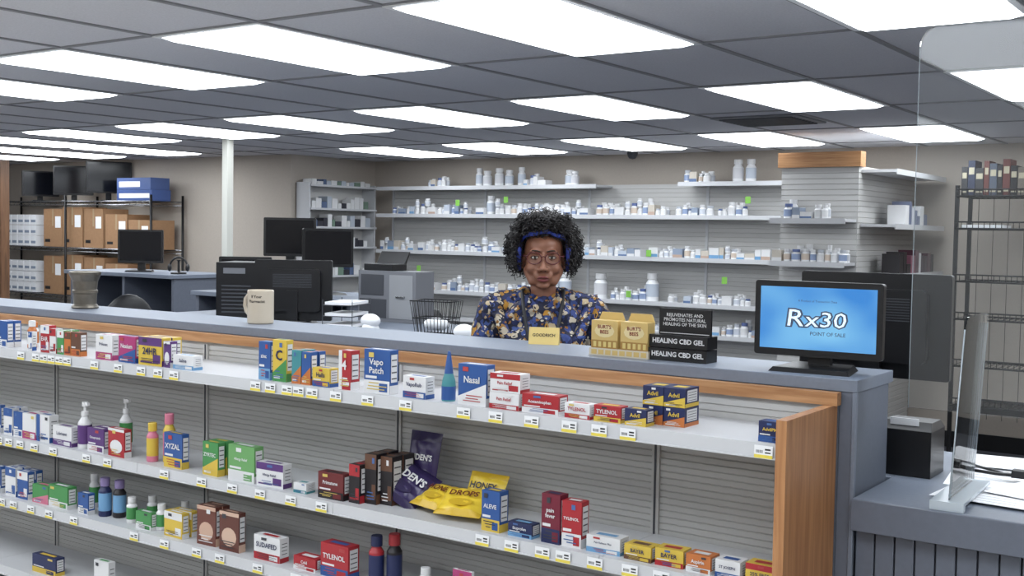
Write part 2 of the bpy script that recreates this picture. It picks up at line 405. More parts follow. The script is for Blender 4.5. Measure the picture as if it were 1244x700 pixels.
S2 = [(-4.354, .038, .113, .02, BL, Wt, "", 0), (-4.295, .063, .108, .03, Wt, BL, "", 1), (-4.225, .06, .1, .03, BL, Wt, "", 0), (-4.163, .09, .1, .04, Wt, MG, "", 0), (-4.068, .09, .106, .04, Wt, BL, "", 2),
      (-3.960, .12, .075, .04, Wt, PU, "Lubricant", 0), (-3.741, .098, .089, .03, PU, Wt, "Omeprazole", 0), (-3.616, .1, .103, .03, RD, Wt, "", 4), (-3.298, .1, .122, .03, BL, YE, "XYZAL", 0),
      (-3.093, .08, .114, .03, GR, YE, "ZYRTEC", 3), (-2.964, .127, .12, .04, (110, 180, 100), Wt, "Allergy Relief", 0), (-2.828, .12, .078, .04, Wt, PU, "Allergy Relief", 1), (-2.656, .055, .033, .04, Wt, TL, "", 0),
      (-2.547, .105, .083, .04, (120, 34, 36), BK, "Primatene", 0), (-1.907, .064, .115, .04, BL, YE, "ALEVE", 0), (-1.815, .08, .04, .04, DB, LB, "ibuprofen", 0),
      (-1.704, .06, .135, .04, (130, 24, 50), DB, "pain\nfever", 0), (-1.638, .06, .125, .04, RD, Wt, "TYLENOL", 0), (-1.56, .1, .045, .05, Wt, LB, "Pain Reliever Plus", 0), (-1.445, .078, .04, .05, YE, BR, "BAYER", 0), (-1.355, .078, .045, .05, YE, RD, "BAYER", 0),
      (-1.268, .068, .045, .05, OR, Wt, "Aspirin", 0), (-1.188, .066, .045, .05, Wt, BL, "ST JOSEPH", 0), (-1.108, .075, .05, .05, YE, RD, "25% FREE", 1)]
for it in S2:
    med_box(it[0], z, it[1], it[2], it[3], it[4], it[5], it[6], None, it[7], deep=2 if it[0] in (-4.295, -4.163, -3.741, -3.093) else 1); tagX[1].append(it[0]+it[1]*.5)
for i, hh in enumerate((.12, .155, .15)): med_box(-2.425+i*.047, z, .045, hh, .05, BK, (BR if i else RD), "", None, 1, y=2.61+.02*i, deep=2)
bottle(-3.80, z, .026, .175, Wt, Wt, PU, kind='pump', y=2.63); bottle(-3.70, z, .024, .185, Wt, Wt, GR, kind='pump', y=2.74)
bottle(-3.40, z, .021, .14, PK, YE, YE, y=2.63); bottle(-3.345, z, .022, .175, YE, PK, PK, y=2.66)
z = SH[2]
S3 = [(-4.356, .039, .108, .03, BL, Wt, "", 0), (-4.285, .075, .115, .03, Wt, BL, "", 1), (-4.2, .07, .11, .03, BL, Wt, "", 1), (-4.097, .1, .072, .04, GR, PK, "", 3), (-3.988, .12, .085, .04, GR, Wt, "", 0), (-3.80, .06, .08, .03, BL, Wt, "", 0),
      (-3.455, .085, .064, .03, GR, Wt, "", 0), (-3.296, .1, .089, .03, YE, Wt, "", 1), (-3.121, .09, .135, .03, (120, 64, 50), (220, 176, 150), "", 4), (-3.007, .095, .133, .03, (110, 56, 44), (226, 186, 160), "", 4),
      (-2.837, .12, .08, .04, Wt, RD, "SUDAFED", 0), (-2.653, .1, .042, .05, RD, Wt, "Cold", 0), (-2.533, .118, .105, .05, RD, BL, "TYLENOL", 0)]
for it in S3:
    med_box(it[0], z, it[1], it[2], it[3], it[4], it[5], it[6], None, it[7], deep=2 if it[0] in (-4.285, -4.2, -3.296, -3.121) else 1); tagX[2].append(it[0]+it[1]*.5)
bottle(-3.84, z, .02, .13, Wt, Wt, GR, y=2.70); bottle(-3.69, z, .024, .145, DB, (150, 130, 190), LB, y=2.64); bottle(-3.63, z, .024, .14, BK, (150, 130, 190), LB, y=2.66)
for xx, yy in ((-3.53, 2.64), (-3.49, 2.7), (-3.36, 2.64), (-3.33, 2.72)): bottle(xx, z, .02, .095, Wt, Wt, GR, y=yy)
bottle(-2.335, z, .024, .15, RD, DB, DB, y=2.64); bottle(-2.28, z, .024, .16, BK, RD, DB, y=2.66); bottle(-2.14, z, .02, .085, Wt, Wt, BL, y=2.64)
med_box(-2.007, z, .068, .115, .012, Wt, MG, "ZI", (30, 30, 34), 1)
z = SH[3]
for it in [(-4.099, .15, .07, .04, DB, YE, "", 0), (-3.701, .085, .115, .03, Wt, GR, "", 0), (-3.3, .09, .07, .04, BL, Wt, "", 0), (-2.9, .09, .08, .04, GR, Wt, "", 1), (-2.5, .1, .07, .04, RD, Wt, "", 0), (-2.0, .1, .09, .04, BL, YE, "", 0), (-1.5, .1, .08, .04, Wt, RD, "", 1)]:
    med_box(it[0], z, it[1], it[2], it[3], it[4], it[5], it[6], None, it[7]); tagX[3].append(it[0]+it[1]*.5)
for zi in range(3):
    xx = -4.5
    while xx > -5.6:
        w = random.uniform(.06, .1); xx -= w+.02
        med_box(xx, SH[zi], w, random.uniform(.07, .12), .04, random.choice([BL, Wt, RD, GR]), random.choice([YE, PU, DB]), "", None, random.randint(0, 3))
t = MB()
for i in range(4):
    last = -99
    for xx in sorted(tagX[i]):
        if xx-last < .050: xx = last+.050
        last = xx
        w = .046; y = 2.5600; z0 = SH[i]-.033
        t.box(xx-w/2, xx+w/2, y, y+.001, z0, z0+.031, WHITE)
        t.box(xx-w/2, xx+w/2, y-.0006, y, z0+.001, z0+.009, YEL)
        for q in range(6): t.box(xx-.018+q*.003, xx-.0168+q*.003, y-.0006, y, z0+.013, z0+.020, INK)
        t.box(xx+.004, xx+.018, y-.0006, y, z0+.013, z0+.016, INK); t.box(xx+.004, xx+.018, y-.0006, y, z0+.020, z0+.024, INK)
t.build("shelf_price_tags")

def pouch(name, M, w, h, th, base, acc, txt, tcol):
    t = MB(); t.M = M; n = 14; Bm = mat("foil_%d_%d_%d" % base, base, .28); Am = mat("foil_%d_%d_%d" % acc, acc, .3)
    for sgn in (-1, 1):
        vs = []; fs = []
        for j in range(n+1):
            for i in range(n+1):
                u = i/n; v = j/n
                p = (max(0, 1-(2*u-1)**2))**.5*(max(0, 1-abs(2*v-1)**3))**.6
                wr = .004*math.sin(u*17+v*9)*p+.003*math.sin(v*31+u*5)*p
                vs.append(((u-.5)*w*(1-.04*math.sin(math.pi*v)), sgn*(th/2*p+wr+.0005), v*h))
        for j in range(n):
            for i in range(n):
                q = (j*(n+1)+i, j*(n+1)+i+1, (j+1)*(n+1)+i+1, (j+1)*(n+1)+i)
                fs.append(q if sgn < 0 else q[::-1])
        top = [f for k, f in enumerate(fs) if (k//n) in (0, 1, n-2, n-1)]; mid = [f for k, f in enumerate(fs) if (k//n) not in (0, 1, n-2, n-1)]
        t.add(vs, mid, Bm, True); t.add(vs, top, Am, True)
    if txt:
        t.text(txt, w*.2, (0, -th/2-.006, h*.62), (1, 0, 0), (0, 0, 1), pk(tcol), bold=.03)
        n = 14; t.add([(w*.25*math.cos(6.283*i/n), -th/2-.003, h*.34+h*.13*math.sin(6.283*i/n)) for i in range(n)], [tuple(range(n))], Am)
    t.build(name)
z = SH[1]
PB = (50, 38, 84); YB = (230, 198, 60)
RX = lambda a: Matrix.Rotation(math.radians(a), 4, 'X')
RY = lambda a: Matrix.Rotation(math.radians(a), 4, 'Y')
RZ = lambda a: Matrix.Rotation(math.radians(a), 4, 'Z')
pouch("cough_drop_bag", place(-2.265, 2.75, z+.003) @ RX(-12), .125, .215, .03, PB, (40, 30, 70), "LUDEN'S", Wt)
pouch("cough_drop_bag", place(-2.29, 2.655, z+.02) @ RY(22) @ RX(-50), .17, .14, .04, PB, (40, 30, 70), "LUDEN'S", Wt)
pouch("cough_drop_bag", place(-2.02, 2.74, z+.003) @ RX(-28), .14, .125, .03, YB, (206, 170, 44), "HONEY", BK)
pouch("cough_drop_bag", place(-2.15, 2.64, z+.020) @ RZ(-14) @ RX(-68), .15, .12, .035, YB, (206, 170, 44), "HONEY", (120, 40, 20))
pouch("cough_drop_bag", place(-2.01, 2.615, z+.020) @ RZ(12) @ RX(-62), .15, .12, .035, YB, (206, 170, 44), "DROPS", (120, 40, 20))

# ------------------------------------------------------------------ things on the counter
CZ = 1.31
t = MB(); t.M = place(-4.42, 3.06, CZ); PEW = mat("pewter", (120, 114, 104), .35, metal=.7, noise=.15, nscale=30)
t.lathe(0, 0, 0, [(.055, 0), (.058, .006), (.055, .012), (.048, .02), (.05, .06), (.050, .065), (.054, .068), (.054, .08), (.050, .083), (.054, .12), (.066, .148), (.068, .16), (.062, .163), (.05, .13), (.04, .06), (.001, .05)], PEW, 28)
t.build("pewter_mortar")
t = MB(); t.M = place(-3.30, 3.05, CZ); MUG = mat("mug_ceramic", (204, 192, 174), .25)
t.lathe(0, 0, 0, [(.046, 0), (.05, .004), (.05, .124), (.048, .128), (.045, .124), (.045, .012), (.001, .01)], MUG, 32)
t.tube([(-.048, -.0, .1), (-.07, -.0, .105), (-.085, 0, .09), (-.088, 0, .065), (-.08, 0, .042), (-.064, 0, .03), (-.048, 0, .032)], .007, MUG, 8)
def mugbend(zc):
    def f(u, v):
        a = math.radians(-62)+u/.0505; return (.0505*math.cos(a), .0505*math.sin(a), zc+v)
    return f
t.text("If Your", .015, (0, 0, 0), (1, 0, 0), (0, 0, 1), INK, bend=mugbend(.104), bold=.02)
t.text("Pharmacist", .015, (0, 0, 0), (1, 0, 0), (0, 0, 1), INK, bend=mugbend(.086), bold=.02)
t.build("coffee_mug")
t = MB(); t.M = place(-2.05, 3.12, CZ, 22); GOLD = mat("nameplate_gold", (214, 190, 120), .3, metal=.3)
t.add([(-.05, 0, 0), (.05, 0, 0), (.05, .03, 0), (-.05, .03, 0), (-.05, .012, .055), (.05, .012, .055), (.05, .018, .055), (-.05, .018, .055)],
      [(0, 1, 5, 4), (3, 7, 6, 2), (0, 4, 7, 3), (1, 2, 6, 5), (4, 5, 6, 7), (0, 3, 2, 1)], GOLD)
t.text("GOODRICH", .014, (0, .0045, .030), (1, 0, 0), (0, .21, .98), INK, bold=.02); t.build("name_plate")
t = MB(); t.M = place(-1.78, 2.965, CZ); HON = pk((232, 196, 110)); HN2 = pk((190, 140, 60))
t.box(0, .2, -.005, .05, 0, .022, pk((226, 214, 190)))
for q in range(8): t.box(.008+q*.024, .026+q*.024, -.0058, -.005, .004, .018, HON)
for i in range(2):
    x0 = .004+i*.1
    t.box(x0, x0+.09, 0, .045, .022, .105, HON); t.quad((x0, -.0006, .022), (x0+.09, -.0006, .022), (x0+.09, -.0006, .046), (x0, -.0006, .046), HN2)
    for q in range(5): t.quad((x0+.008+q*.017, -.0012, .026), (x0+.018+q*.017, -.0012, .026), (x0+.018+q*.017, -.0012, .042), (x0+.008+q*.017, -.0012, .042), pk((236, 210, 120)))
    n = 12; t.add([(x0+.045+.034*math.cos(6.283*q/n), -.0006, .074+.02*math.sin(6.283*q/n)) for q in range(n)], [tuple(range(n))], pk((245, 225, 160)))
    t.text("BURT'S\nBEES", .015, (x0+.045, -.0015, .078), (1, 0, 0), (0, 0, 1), pk((150, 40, 30)), bold=.02)
    t.add([(x0, .044, .105), (x0+.09, .044, .105), (x0+.09, .046, .105), (x0, .046, .105), (x0+.01, .044, .128), (x0+.08, .044, .128), (x0+.08, .046, .128), (x0+.01, .046, .128)], [(0, 1, 5, 4), (3, 7, 6, 2), (0, 4, 7, 3), (1, 2, 6, 5), (4, 5, 6, 7)], HON)
t.build("lip_balm_display")
t = MB(); t.M = place(-1.585, 2.97, CZ)
t.box(0, .185, 0, .07, 0, .036, BLACK); t.box(0, .185, .004, .07, .038, .074, BLACK); t.box(.018, .182, .03, .04, .074, .15, BLACK)
WT = pk(Wt)
t.text("HEALING CBD GEL", .0195, (.093, -.001, .019), (1, 0, 0), (0, 0, 1), WT, bold=.03); t.text("HEALING CBD GEL", .0195, (.093, .003, .057), (1, 0, 0), (0, 0, 1), WT, bold=.03)
t.text("REJUVENATES AND\nPROMOTES NATURAL\nHEALING OF THE SKIN", .0135, (.1, .029, .118), (1, 0, 0), (0, 0, 1), WT, bold=.01)
t.quad((.022, .0292, .078), (.178, .0292, .078), (.178, .0292, .08), (.022, .0292, .08), WT)
t.build("healing_gel_display")

# ------------------------------------------------------------------ monitors
def screen_mat():
    m = bpy.data.materials.new("blue_screen"); m.use_nodes = True; nt = m.node_tree; b = nt.nodes['Principled BSDF']
    tc = nt.nodes.new('ShaderNodeTexCoord'); mp = nt.nodes.new('ShaderNodeMapping'); mp.inputs['Location'].default_value = (1.1, -3.0, -1.45)
    mp.inputs['Scale'].default_value = (4, 1, 6)
    g = nt.nodes.new('ShaderNodeTexNoise'); g.inputs['Scale'].default_value = 1.2; g.inputs['Detail'].default_value = 1
    r = nt.nodes.new('ShaderNodeValToRGB'); r.color_ramp.elements[0].position = .35; r.color_ramp.elements[1].position = .7
    r.color_ramp.elements[0].color = (*srgb((60, 140, 220)), 1); r.color_ramp.elements[1].color = (*srgb((130, 200, 245)), 1)
    nt.links.new(tc.outputs['Object'], mp.inputs['Vector']); nt.links.new(mp.outputs['Vector'], g.inputs['Vector']); nt.links.new(g.outputs['Fac'], r.inputs['Fac'])
    b.inputs['Base Color'].default_value = (.01, .01, .01, 1); b.inputs['Roughness'].default_value = .2
    nt.links.new(r.outputs['Color'], b.inputs['Emission Color']); b.inputs['Emission Strength'].default_value = .95
    return m
def monitor(name, M, w, h, zs, screen=None, stand=True, back=False, logo=False, z0=0.0):
    t = MB(); t.M = M
    t.rbox(-w/2, w/2, -.012, .012, zs, zs+h, BLACK, .008)
    t.rbox(-w*.36, w*.36, .012, .035, zs+h*.15, zs+h*.85, BLACK, .02)
    bz = .016; y = -.0128
    sm = screen or mat("dark_screen", (14, 16, 22), .15)
    t.quad((-w/2+bz, y, zs+bz*1.2), (w/2-bz, y, zs+bz*1.2), (w/2-bz, y, zs+h-bz), (-w/2+bz, y, zs+h-bz), sm)
    if stand:
        t.box(-.03, .03, .015, .04, z0, zs+h*.5, BLACK)
        t.add([(-.11, -.08, z0), (.11, -.08, z0), (.09, .08, z0), (-.09, .08, z0), (-.1, -.07, z0+.012), (.1, -.07, z0+.012), (.08, .07, z0+.016), (-.08, .07, z0+.016)],
              [(3, 2, 1, 0), (4, 5, 6, 7), (0, 1, 5, 4), (1, 2, 6, 5), (2, 3, 7, 6), (3, 0, 4, 7)], BLACK)
    if back:
        for q in range(9): t.box(-w*.25, w*.25, .035, .0365, zs+h*.55+q*.008, zs+h*.55+q*.008+.003, DGREY)
        t.box(-.03, .03, .035, .037, zs+h*.35, zs+h*.4, MGREY)
    if logo:
        EM = mat("logo_dark", (60, 70, 92), .4, emit=.5); EW = mat("logo_white", (200, 222, 238), .4, emit=.75)
        t.text("R", .066, (-.06, y-.0008, zs+h*.50), (1, 0, 0), (.12, 0, 1), EM, bold=.06, sx=1.3); t.text("x30", .058, (.025, y-.0008, zs+h*.49), (1, 0, 0), (.12, 0, 1), EM, bold=.06, sx=1.3)
        t.text("R", .066, (-.06, y-.0016, zs+h*.50), (1, 0, 0), (.12, 0, 1), EW, bold=.0, sx=1.3); t.text("x30", .058, (.025, y-.0016, zs+h*.49), (1, 0, 0), (.12, 0, 1), EW, bold=.0, sx=1.3)
        t.text("POINT OF SALE", .014, (.03, y-.001, zs+h*.31), (1, 0, 0), (0, 0, 1), EM, bold=.01)
        t.text("A Product of Transaction Data", .0085, (0, y-.001, zs+h*.74), (1, 0, 0), (0, 0, 1), EM)
    return t.build(name)
monitor("pos_customer_display", place(-1.10, 3.03, CZ, 3), .35, .205, .038, screen_mat(), True, False, True)
monitor("pos_monitor", place(-1.08, 3.45, 1.01, 180), .45, .31, .25, None, back=True)
monitor("computer_monitor", place(-7.78, 5.9, 1.31, 38), .36, .27, .07)
monitor("computer_monitor", place(-5.67, 5.5, 1.25, 36), .35, .26, .24)
monitor("computer_monitor", place(-5.27, 5.45, 1.25, 62), .34, .25, .18)
monitor("computer_monitor", place(-4.30, 4.2, 1.19, 212), .40, .31, .015, back=True)
monitor("computer_monitor", place(-5.05, 4.55, 1.19, 36), .30, .22, .1)
t = MB(); t.M = place(-1.0, 3.25, 1.01, 0); t.box(0, .15, 0, .14, 0, .13, BLACK); t.add([(0, 0, .13), (.15, 0, .13), (.15, .14, .13), (0, .14, .13), (.01, .04, .15), (.14, .04, .15), (.14, .13, .15), (.01, .13, .15)], [(0, 1, 5, 4), (1, 2, 6, 5), (2, 3, 7, 6), (3, 0, 4, 7), (4, 5, 6, 7)], BLACK)
t.box(.03, .11, .02, .022, .14, .16, PAPER); t.build("receipt_printer", .004)
t = MB()
for i, (x, y, w, h, r) in enumerate(((-.66, 3.40, .34, .34, 8), (-.42, 3.34, .36, .3, -12), (-.40, 3.58, .34, .24, 4), (-.10, 3.42, .34, .28, 10), (-.66, 3.14, .24, .26, -5), (-.72, 3.60, .28, .2, 8), (-.3, 3.12, .28, .26, 14), (-.52, 3.2, .28, .22, -16))):
    t.M = place(x, y, 1.0105+.0015*i, r); t.box(-w/2, w/2, -h/2, h/2, 0, .001, PAPER)
    for q in range(7): t.box(-w*.4, w*.35, -h*.4+q*h*.11, -h*.4+q*h*.11+.0015, .001, .0012, pk((150, 152, 160)))
t.build("paperwork")
t = MB()
pts = [(-.80, 3.40, 1.032), (-.76, 3.36, 1.03), (-.7, 3.35, 1.03), (-.64, 3.36, 1.03), (-.58, 3.33, 1.03), (-.5, 3.31, 1.03), (-.4, 3.36, 1.03), (-.28, 3.34, 1.03), (-.1, 3.4, 1.03)]
t.tube(pts, .005, BLACK, 8); t.tube([(p[0]+.02, p[1]+.03+.02*math.sin(i*2), p[2]) for i, p in enumerate(pts)], .004, BLACK, 8)
t.box(-.66, -.58, 3.345, 3.38, 1.025, 1.045, BLACK); t.build("power_cable")
def vpanel(t, y0, y1, z0, z1, th, r):
    pts = [(y0, z0), (y1, z0)]
    for cx, cz, a0 in ((y1-r, z1-r, 0), (y0+r, z1-r, 90)):
        for k in range(7):
            a = math.radians(a0+k*15); pts.append((cx+r*math.cos(a), cz+r*math.sin(a)))
    n = len(pts); vs = [(-th/2, p[0], p[1]) for p in pts]+[(th/2, p[0], p[1]) for p in pts]
    t.add(vs, [tuple(range(n))[::-1], tuple(range(n, 2*n))]+[(i, (i+1) % n, n+(i+1) % n, n+i) for i in range(n)], ACR)
EDG = mat("acrylic_edge", (190, 200, 208), .2)
t = MB(); t.M = place(-.715, 2.89, 1.025, 2)
t.box(-.04, .04, .0, .33, 0, .008, EDG); t.box(-.04, .04, 0, .02, -.0145, 0, EDG)
t.M = t.M @ Matrix.Rotation(math.radians(3), 4, 'Y')
vpanel(t, .03, .31, .008, .46, .005, .03)
for (a, c) in (((0, .03, .012), (0, .03, .43)), ((0, .31, .012), (0, .31, .43))): t.tube([a, c], .002, EDG, 6)
t.build("acrylic_counter_shield")
t = MB(); t.M = place(-.845, 3.0, 0, -90)
vpanel(t, 0, 1.3, 1.24, 2.21, .006, .05)
t.M = Matrix.Identity(4)
for xx in (-.55, .3): t.tube([(xx, 3.0, 2.2), (xx, 3.0, CH-.012)], .001, CHROME, 6)
t.tube([(-.845, 3.0, 1.24), (-.845, 3.0, 2.16)], .0012, EDG, 6)
t.build("hanging_acrylic_shield")

# ------------------------------------------------------------------ back wall shelving
t = MB()
t.slats(-8.3, -3.3, .1, 2.14, 9.60, .04, BACKSLAT, .005, .25)
t.box(-8.3, -3.3, 9.606, 9.63, 0, 2.15, BACKSLAT)
xs = [-8.3, -7.05, -5.8, -4.55, -3.3]
for xx in xs: t.box(xx-.012, xx+.012, 9.59, 9.605, 0, 2.16, SHELF)
BSH = [1.855, 1.475, 1.07, .80, .45]
def bshelf(x0, x1, z, y0=9.3, y1=9.6):
    t.box(x0, x1, y0, y1, z-.02, z, SHELF); t.box(x0, x1, y0-.008, y0, z-.035, z+.004, SHELF)
for zz in BSH: bshelf(-8.28, -3.3, zz)
bshelf(-8.28, -5.55, 2.14); bshelf(-4.7, -3.7, 2.15)
for xx, zz in ((-6.6, 2.01), (-7.2, 1.98), (-5.85, 1.66), (-5.0, 1.52), (-4.25, 1.3), (-4.05, 2.0), (-7.7, 1.3), (-5.2, 1.14), (-4.6, .95)):
    t.box(xx, xx+.05, 9.285, 9.288, zz-.04, zz+.02, GREEN)
t.build("pharmacy_shelving")
def rx_bottle(t, x, y, z, r, h, cap, lab):
    bm = WHITE; lm = pk(lab); cm = pk(cap)
    t.lathe(x, y, z, [(r, 0), (r, h*.15), (r*1.02, h*.16), (r*1.02, h*.62), (r, h*.63), (r*.6, h*.78), (r*.8, h*.79), (r*.8, h)], bm, 10, [bm, bm, lm, bm, bm, cm, cm, cm])
def fill(name, x0, x1, z, dens=0.9, hmin=.06, hmax=.13, y0=9.33, boxes=.25):
    t = MB(); x = x0
    while x < x1:
        if random.random() > dens: x += random.uniform(.04, .12); continue
        if random.random() < boxes:
            w = random.uniform(.04, .1); h = random.uniform(.05, .1); c = random.choice([Wt, Wt, Wt, Wt, (200, 210, 225), (150, 165, 190), (215, 205, 190)])
            t.box(x, x+w, y0, y0+.12, z, z+h, pk(c)); t.quad((x, y0-.001, z), (x+w, y0-.001, z), (x+w, y0-.001, z+h*.35), (x, y0-.001, z+h*.35), pk(random.choice([LB, (90, 120, 170), Wt, Wt, (200, 170, 150)]))); x += w+.004
        else:
            r = random.uniform(.020, .036); h = min(hmax, max(hmin, r*random.uniform(2.4, 3.6)))
            rx_bottle(t, x+r, y0+r+random.uniform(0, .02), z, r, h, random.choice([Wt, Wt, Wt, (90, 110, 170), (200, 205, 215)]), random.choice([Wt, Wt, (215, 222, 235), (150, 170, 210), (225, 205, 185)]))
            if random.random() < .75: rx_bottle(t, x+r, y0+r*3.6, z, r, h*random.uniform(.95, 1.4), Wt, (215, 220, 230))
            if random.random() < .4 and h < .09: rx_bottle(t, x+r, y0+r, z+h, r*.95, h*.9, Wt, (215, 220, 230))
            x += 2*r+.003
    return t.build(name)
def big(name, xs, z, h=.15, r=.045):
    t = MB()
    for x in xs: rx_bottle(t, x, 9.42, z, r*random.uniform(.85, 1.1), h*random.uniform(.9, 1.1), Wt, random.choice([(225, 225, 230), (200, 210, 225)]))
    return t.build(name)
fill("pill_bottles", -7.62, -7.35, 2.14, .9, hmax=.09)
big("pill_bottles", [-7.0, -6.9, -6.75, -6.63, -6.48], 2.14, .17); fill("pill_bottles", -6.4, -6.2, 2.14, 1, .1, .16, boxes=.8)
big("pill_bottles", [-5.92, -5.86], 2.14, .14); fill("pill_bottles", -4.68, -4.45, 2.15, 1, .08, .14); big("pill_bottles", [-4.18, -4.06], 2.15, .2)
big("pill_bottles", [-6.85], 1.855, .2); fill("pill_bottles", -8.1, -6.95, 1.855, .95, hmax=.11); fill("pill_bottles", -6.75, -5.0, 1.855, .95, hmax=.15); fill("pill_bottles", -4.95, -4.1, 1.855, .9, hmax=.12)
fill("pill_bottles", -8.25, -6.3, 1.475, .97); fill("pill_bottles", -6.2, -5.1, 1.475, .85, hmax=.1, boxes=.5); fill("pill_bottles", -5.0, -3.6, 1.475, .97, hmax=.15)
fill("pill_bottles", -7.9, -6.05, 1.07, .97, hmax=.14, boxes=.2); big("pill_bottles", [-5.95, -5.55, -5.0], 1.07, .24, .06); fill("pill_bottles", -5.4, -5.1, 1.07, .97, hmax=.14); fill("pill_bottles", -4.9, -3.6, 1.07, .97, hmax=.14)
fill("pill_bottles", -6.0, -3.6, .80, .92, hmax=.14); fill("pill_bottles", -8.0, -4.0, .45, .8, hmax=.14)
t = MB()
t.slats(-3.29, -2.71, .1, 2.19, 8.2, .04, BACKSLAT, .005, .25); t.box(-3.285, -2.716, 8.206, 9.6, 0, 2.19, BACKSLAT)
t.M = Matrix.Translation((-2.71, 0, 0)) @ Matrix.Rotation(math.radians(90), 4, 'Z')
t.slats(8.2, 9.6, .1, 2.19, 0, .04, BACKSLAT, .005, .25); t.M = Matrix.Identity(4)
t.box(-3.31, -2.69, 8.17, 8.28, 2.19, 2.30, WOODX)
for zz in (1.81, 1.50, 1.1): t.box(-3.28, -2.72, 7.97, 8.2, zz-.02, zz, SHELF); t.box(-3.28, -2.72, 7.962, 7.97, zz-.035, zz+.004, SHELF)
for zz in (2.17, 1.78, 1.42, 1.0): t.box(-2.705, -2.46, 8.25, 9.55, zz-.02, zz, SHELF); t.box(-2.46, -2.452, 8.25, 9.55, zz-.035, zz+.004, SHELF)
t.build("endcap_shelving")
fill("pill_bottles", -3.2, -2.9, 1.81, 1, .1, .15, y0=8.0, boxes=.1); fill("pill_bottles", -3.27, -2.78, 1.50, 1, .09, .16, y0=8.0, boxes=.15); fill("pill_bottles", -3.27, -2.78, 1.1, 1, .09, .14, y0=8.0, boxes=.2)
def side_stock(name, z, y0, y1, cols):
    t = MB(); y = y0
    while y < y1:
        w = random.uniform(.05, .1); h = random.uniform(.07, .2); t.box(-2.62, -2.49, y, y+w, z, z+h, pk(random.choice(cols))); y += w+.008
    t.build(name)
side_stock("stock_boxes", 1.42, 8.5, 9.4, [(90, 40, 60), (60, 30, 50), BK, (150, 90, 110), Wt]); side_stock("stock_boxes", 1.78, 8.6, 9.1, [Wt, Wt, (200, 205, 215), (110, 120, 150)]); side_stock("stock_boxes", 1.0, 8.4, 9.4, [Wt, (90, 40, 60), BK])
t = MB()
for zz in (2.14, 1.90, 1.71, 1.50, 1.2, .9): t.box(-8.6, -8.4, 8.44, 9.44, zz-.02, zz, SHELF)
t.box(-8.61, -8.6, 8.44, 9.44, .1, 2.16, BACKSLAT)
for yy in (8.44, 9.43): t.box(-8.6, -8.42, yy-.01, yy+.01, .0, 2.16, SHELF)
for zz in (2.14, 1.90, 1.71, 1.50, 1.2, .9):
    y = 8.48
    while y < 9.3:
        w = random.uniform(.04, .09); h = random.uniform(.05, .13) if zz < 2 else random.uniform(.03, .06); t.box(-8.56, -8.43, y, y+w, zz, zz+h, pk(random.choice([Wt, Wt, (190, 200, 215), (90, 110, 150), (60, 60, 70), (120, 150, 130)]))); y += w+.006
t.build("side_shelving")

# right wire book rack
t = MB()
X0, X1 = -2.2, -1.2
for xx in (X0, X1):
    for yy in (8.9, 9.3): t.box(xx-.014, xx+.014, yy-.012, yy+.012, 0.0, 2.08, BLACKM)
for zz in (2.0, 1.76, 1.37, 1.09, .74, .45):
    t.tube([(X0, 8.88, zz), (X1, 8.88, zz)], .008, BLACKM); t.tube([(X0, 9.3, zz), (X1, 9.3, zz)], .008, BLACKM); t.tube([(X0, 8.88, zz+.05), (X1, 8.88, zz+.05)], .006, BLACKM)
    for q in range(26): t.tube([(X0+q*.04, 8.88, zz+.05), (X0+q*.04, 8.88, zz), (X0+q*.04, 9.3, zz)], .003, BLACKM, 4)
for q in range(9): t.tube([(X0+.06+q*.11, 9.31, .3), (X0+.06+q*.11, 9.31, 2.0)], .0025, BLACKM, 4)
t.box(X0, X1, 8.9, 9.3, .40, .44, BLACKM); t.box(X0+.03, X0+.32, 8.92, 9.2, 1.767, 1.79, PAPER); t.build("wire_book_rack")
t = MB(); x = X0+.02
for i in range(20):
    w = random.uniform(.035, .06); h = random.uniform(.2, .27); c = random.choice([(110, 50, 44), (40, 50, 80), (50, 50, 56), (80, 90, 110), (120, 110, 100), (30, 30, 36), (100, 60, 44)])
    if x+w > X1: break
    t.box(x, x+w-.003, 8.92, 9.12, 2.007, 2.007+h, pk(c)); t.box(x+.006, x+w-.009, 8.918, 8.92, 2.007+h*.6, 2.007+h*.8, pk((200, 190, 160))); t.box(x+.006, x+w-.009, 8.918, 8.92, 2.007+h*.1, 2.007+h*.15, pk((200, 190, 160))); x += w
t.build("row_of_books")

# ------------------------------------------------------------------ left wire storage rack
t = MB(); X0, X1 = -13.3, -10.22
for xx in (X0, -11.75, X1):
    for yy in (7.88, 8.3): t.tube([(xx, yy, 0), (xx, yy, 2.02)], .014, BLACKM, 8)
for zz in (1.95, 1.42, .87, .3):
    for yy in (7.88, 8.3):
        t.tube([(X0, yy, zz), (X1, yy, zz)], .007, CHROME); t.tube([(X0, yy, zz-.04), (X1, yy, zz-.04)], .005, CHROME)
    for q in range(60): t.tube([(X0+q*.0522, 7.88, zz), (X0+q*.0522, 8.3, zz)], .003, BLACKM, 4)
    for q in range(30): t.tube([(X0+q*.104, 7.88, zz-.04), (X0+.052+q*.104, 7.88, zz)], .003, CHROME, 4)
t.build("wire_storage_rack")
def carton(x, z, w, h, d, y=7.93, m=None):
    t = MB(); t.M = place(x, y, z, random.uniform(-2, 2)); t.box(0, w, 0, d, 0, h, m or CARD)
    t.box(w*.46, w*.54, -.001, 0, h*.55, h, pk((190, 160, 120))); t.box(0, w, d*.45, d*.55, h, h+.001, pk((190, 160, 120)))
    t.box(w*.62, w*.92, -.001, 0, h*.5, h*.8, PAPER); t.box(w*.08, w*.35, -.001, 0, h*.12, h*.2, INK); t.build("cardboard_box", .003)
for z0 in (1.427, .877, .307):
    for (x, w, h) in ((-12.25, .36, .46), (-11.88, .38, .48), (-11.47, .36, .46), (-11.08, .38, .40), (-10.67, .36, .34)): carton(x, z0, w, h-.02, .33)
t = MB()
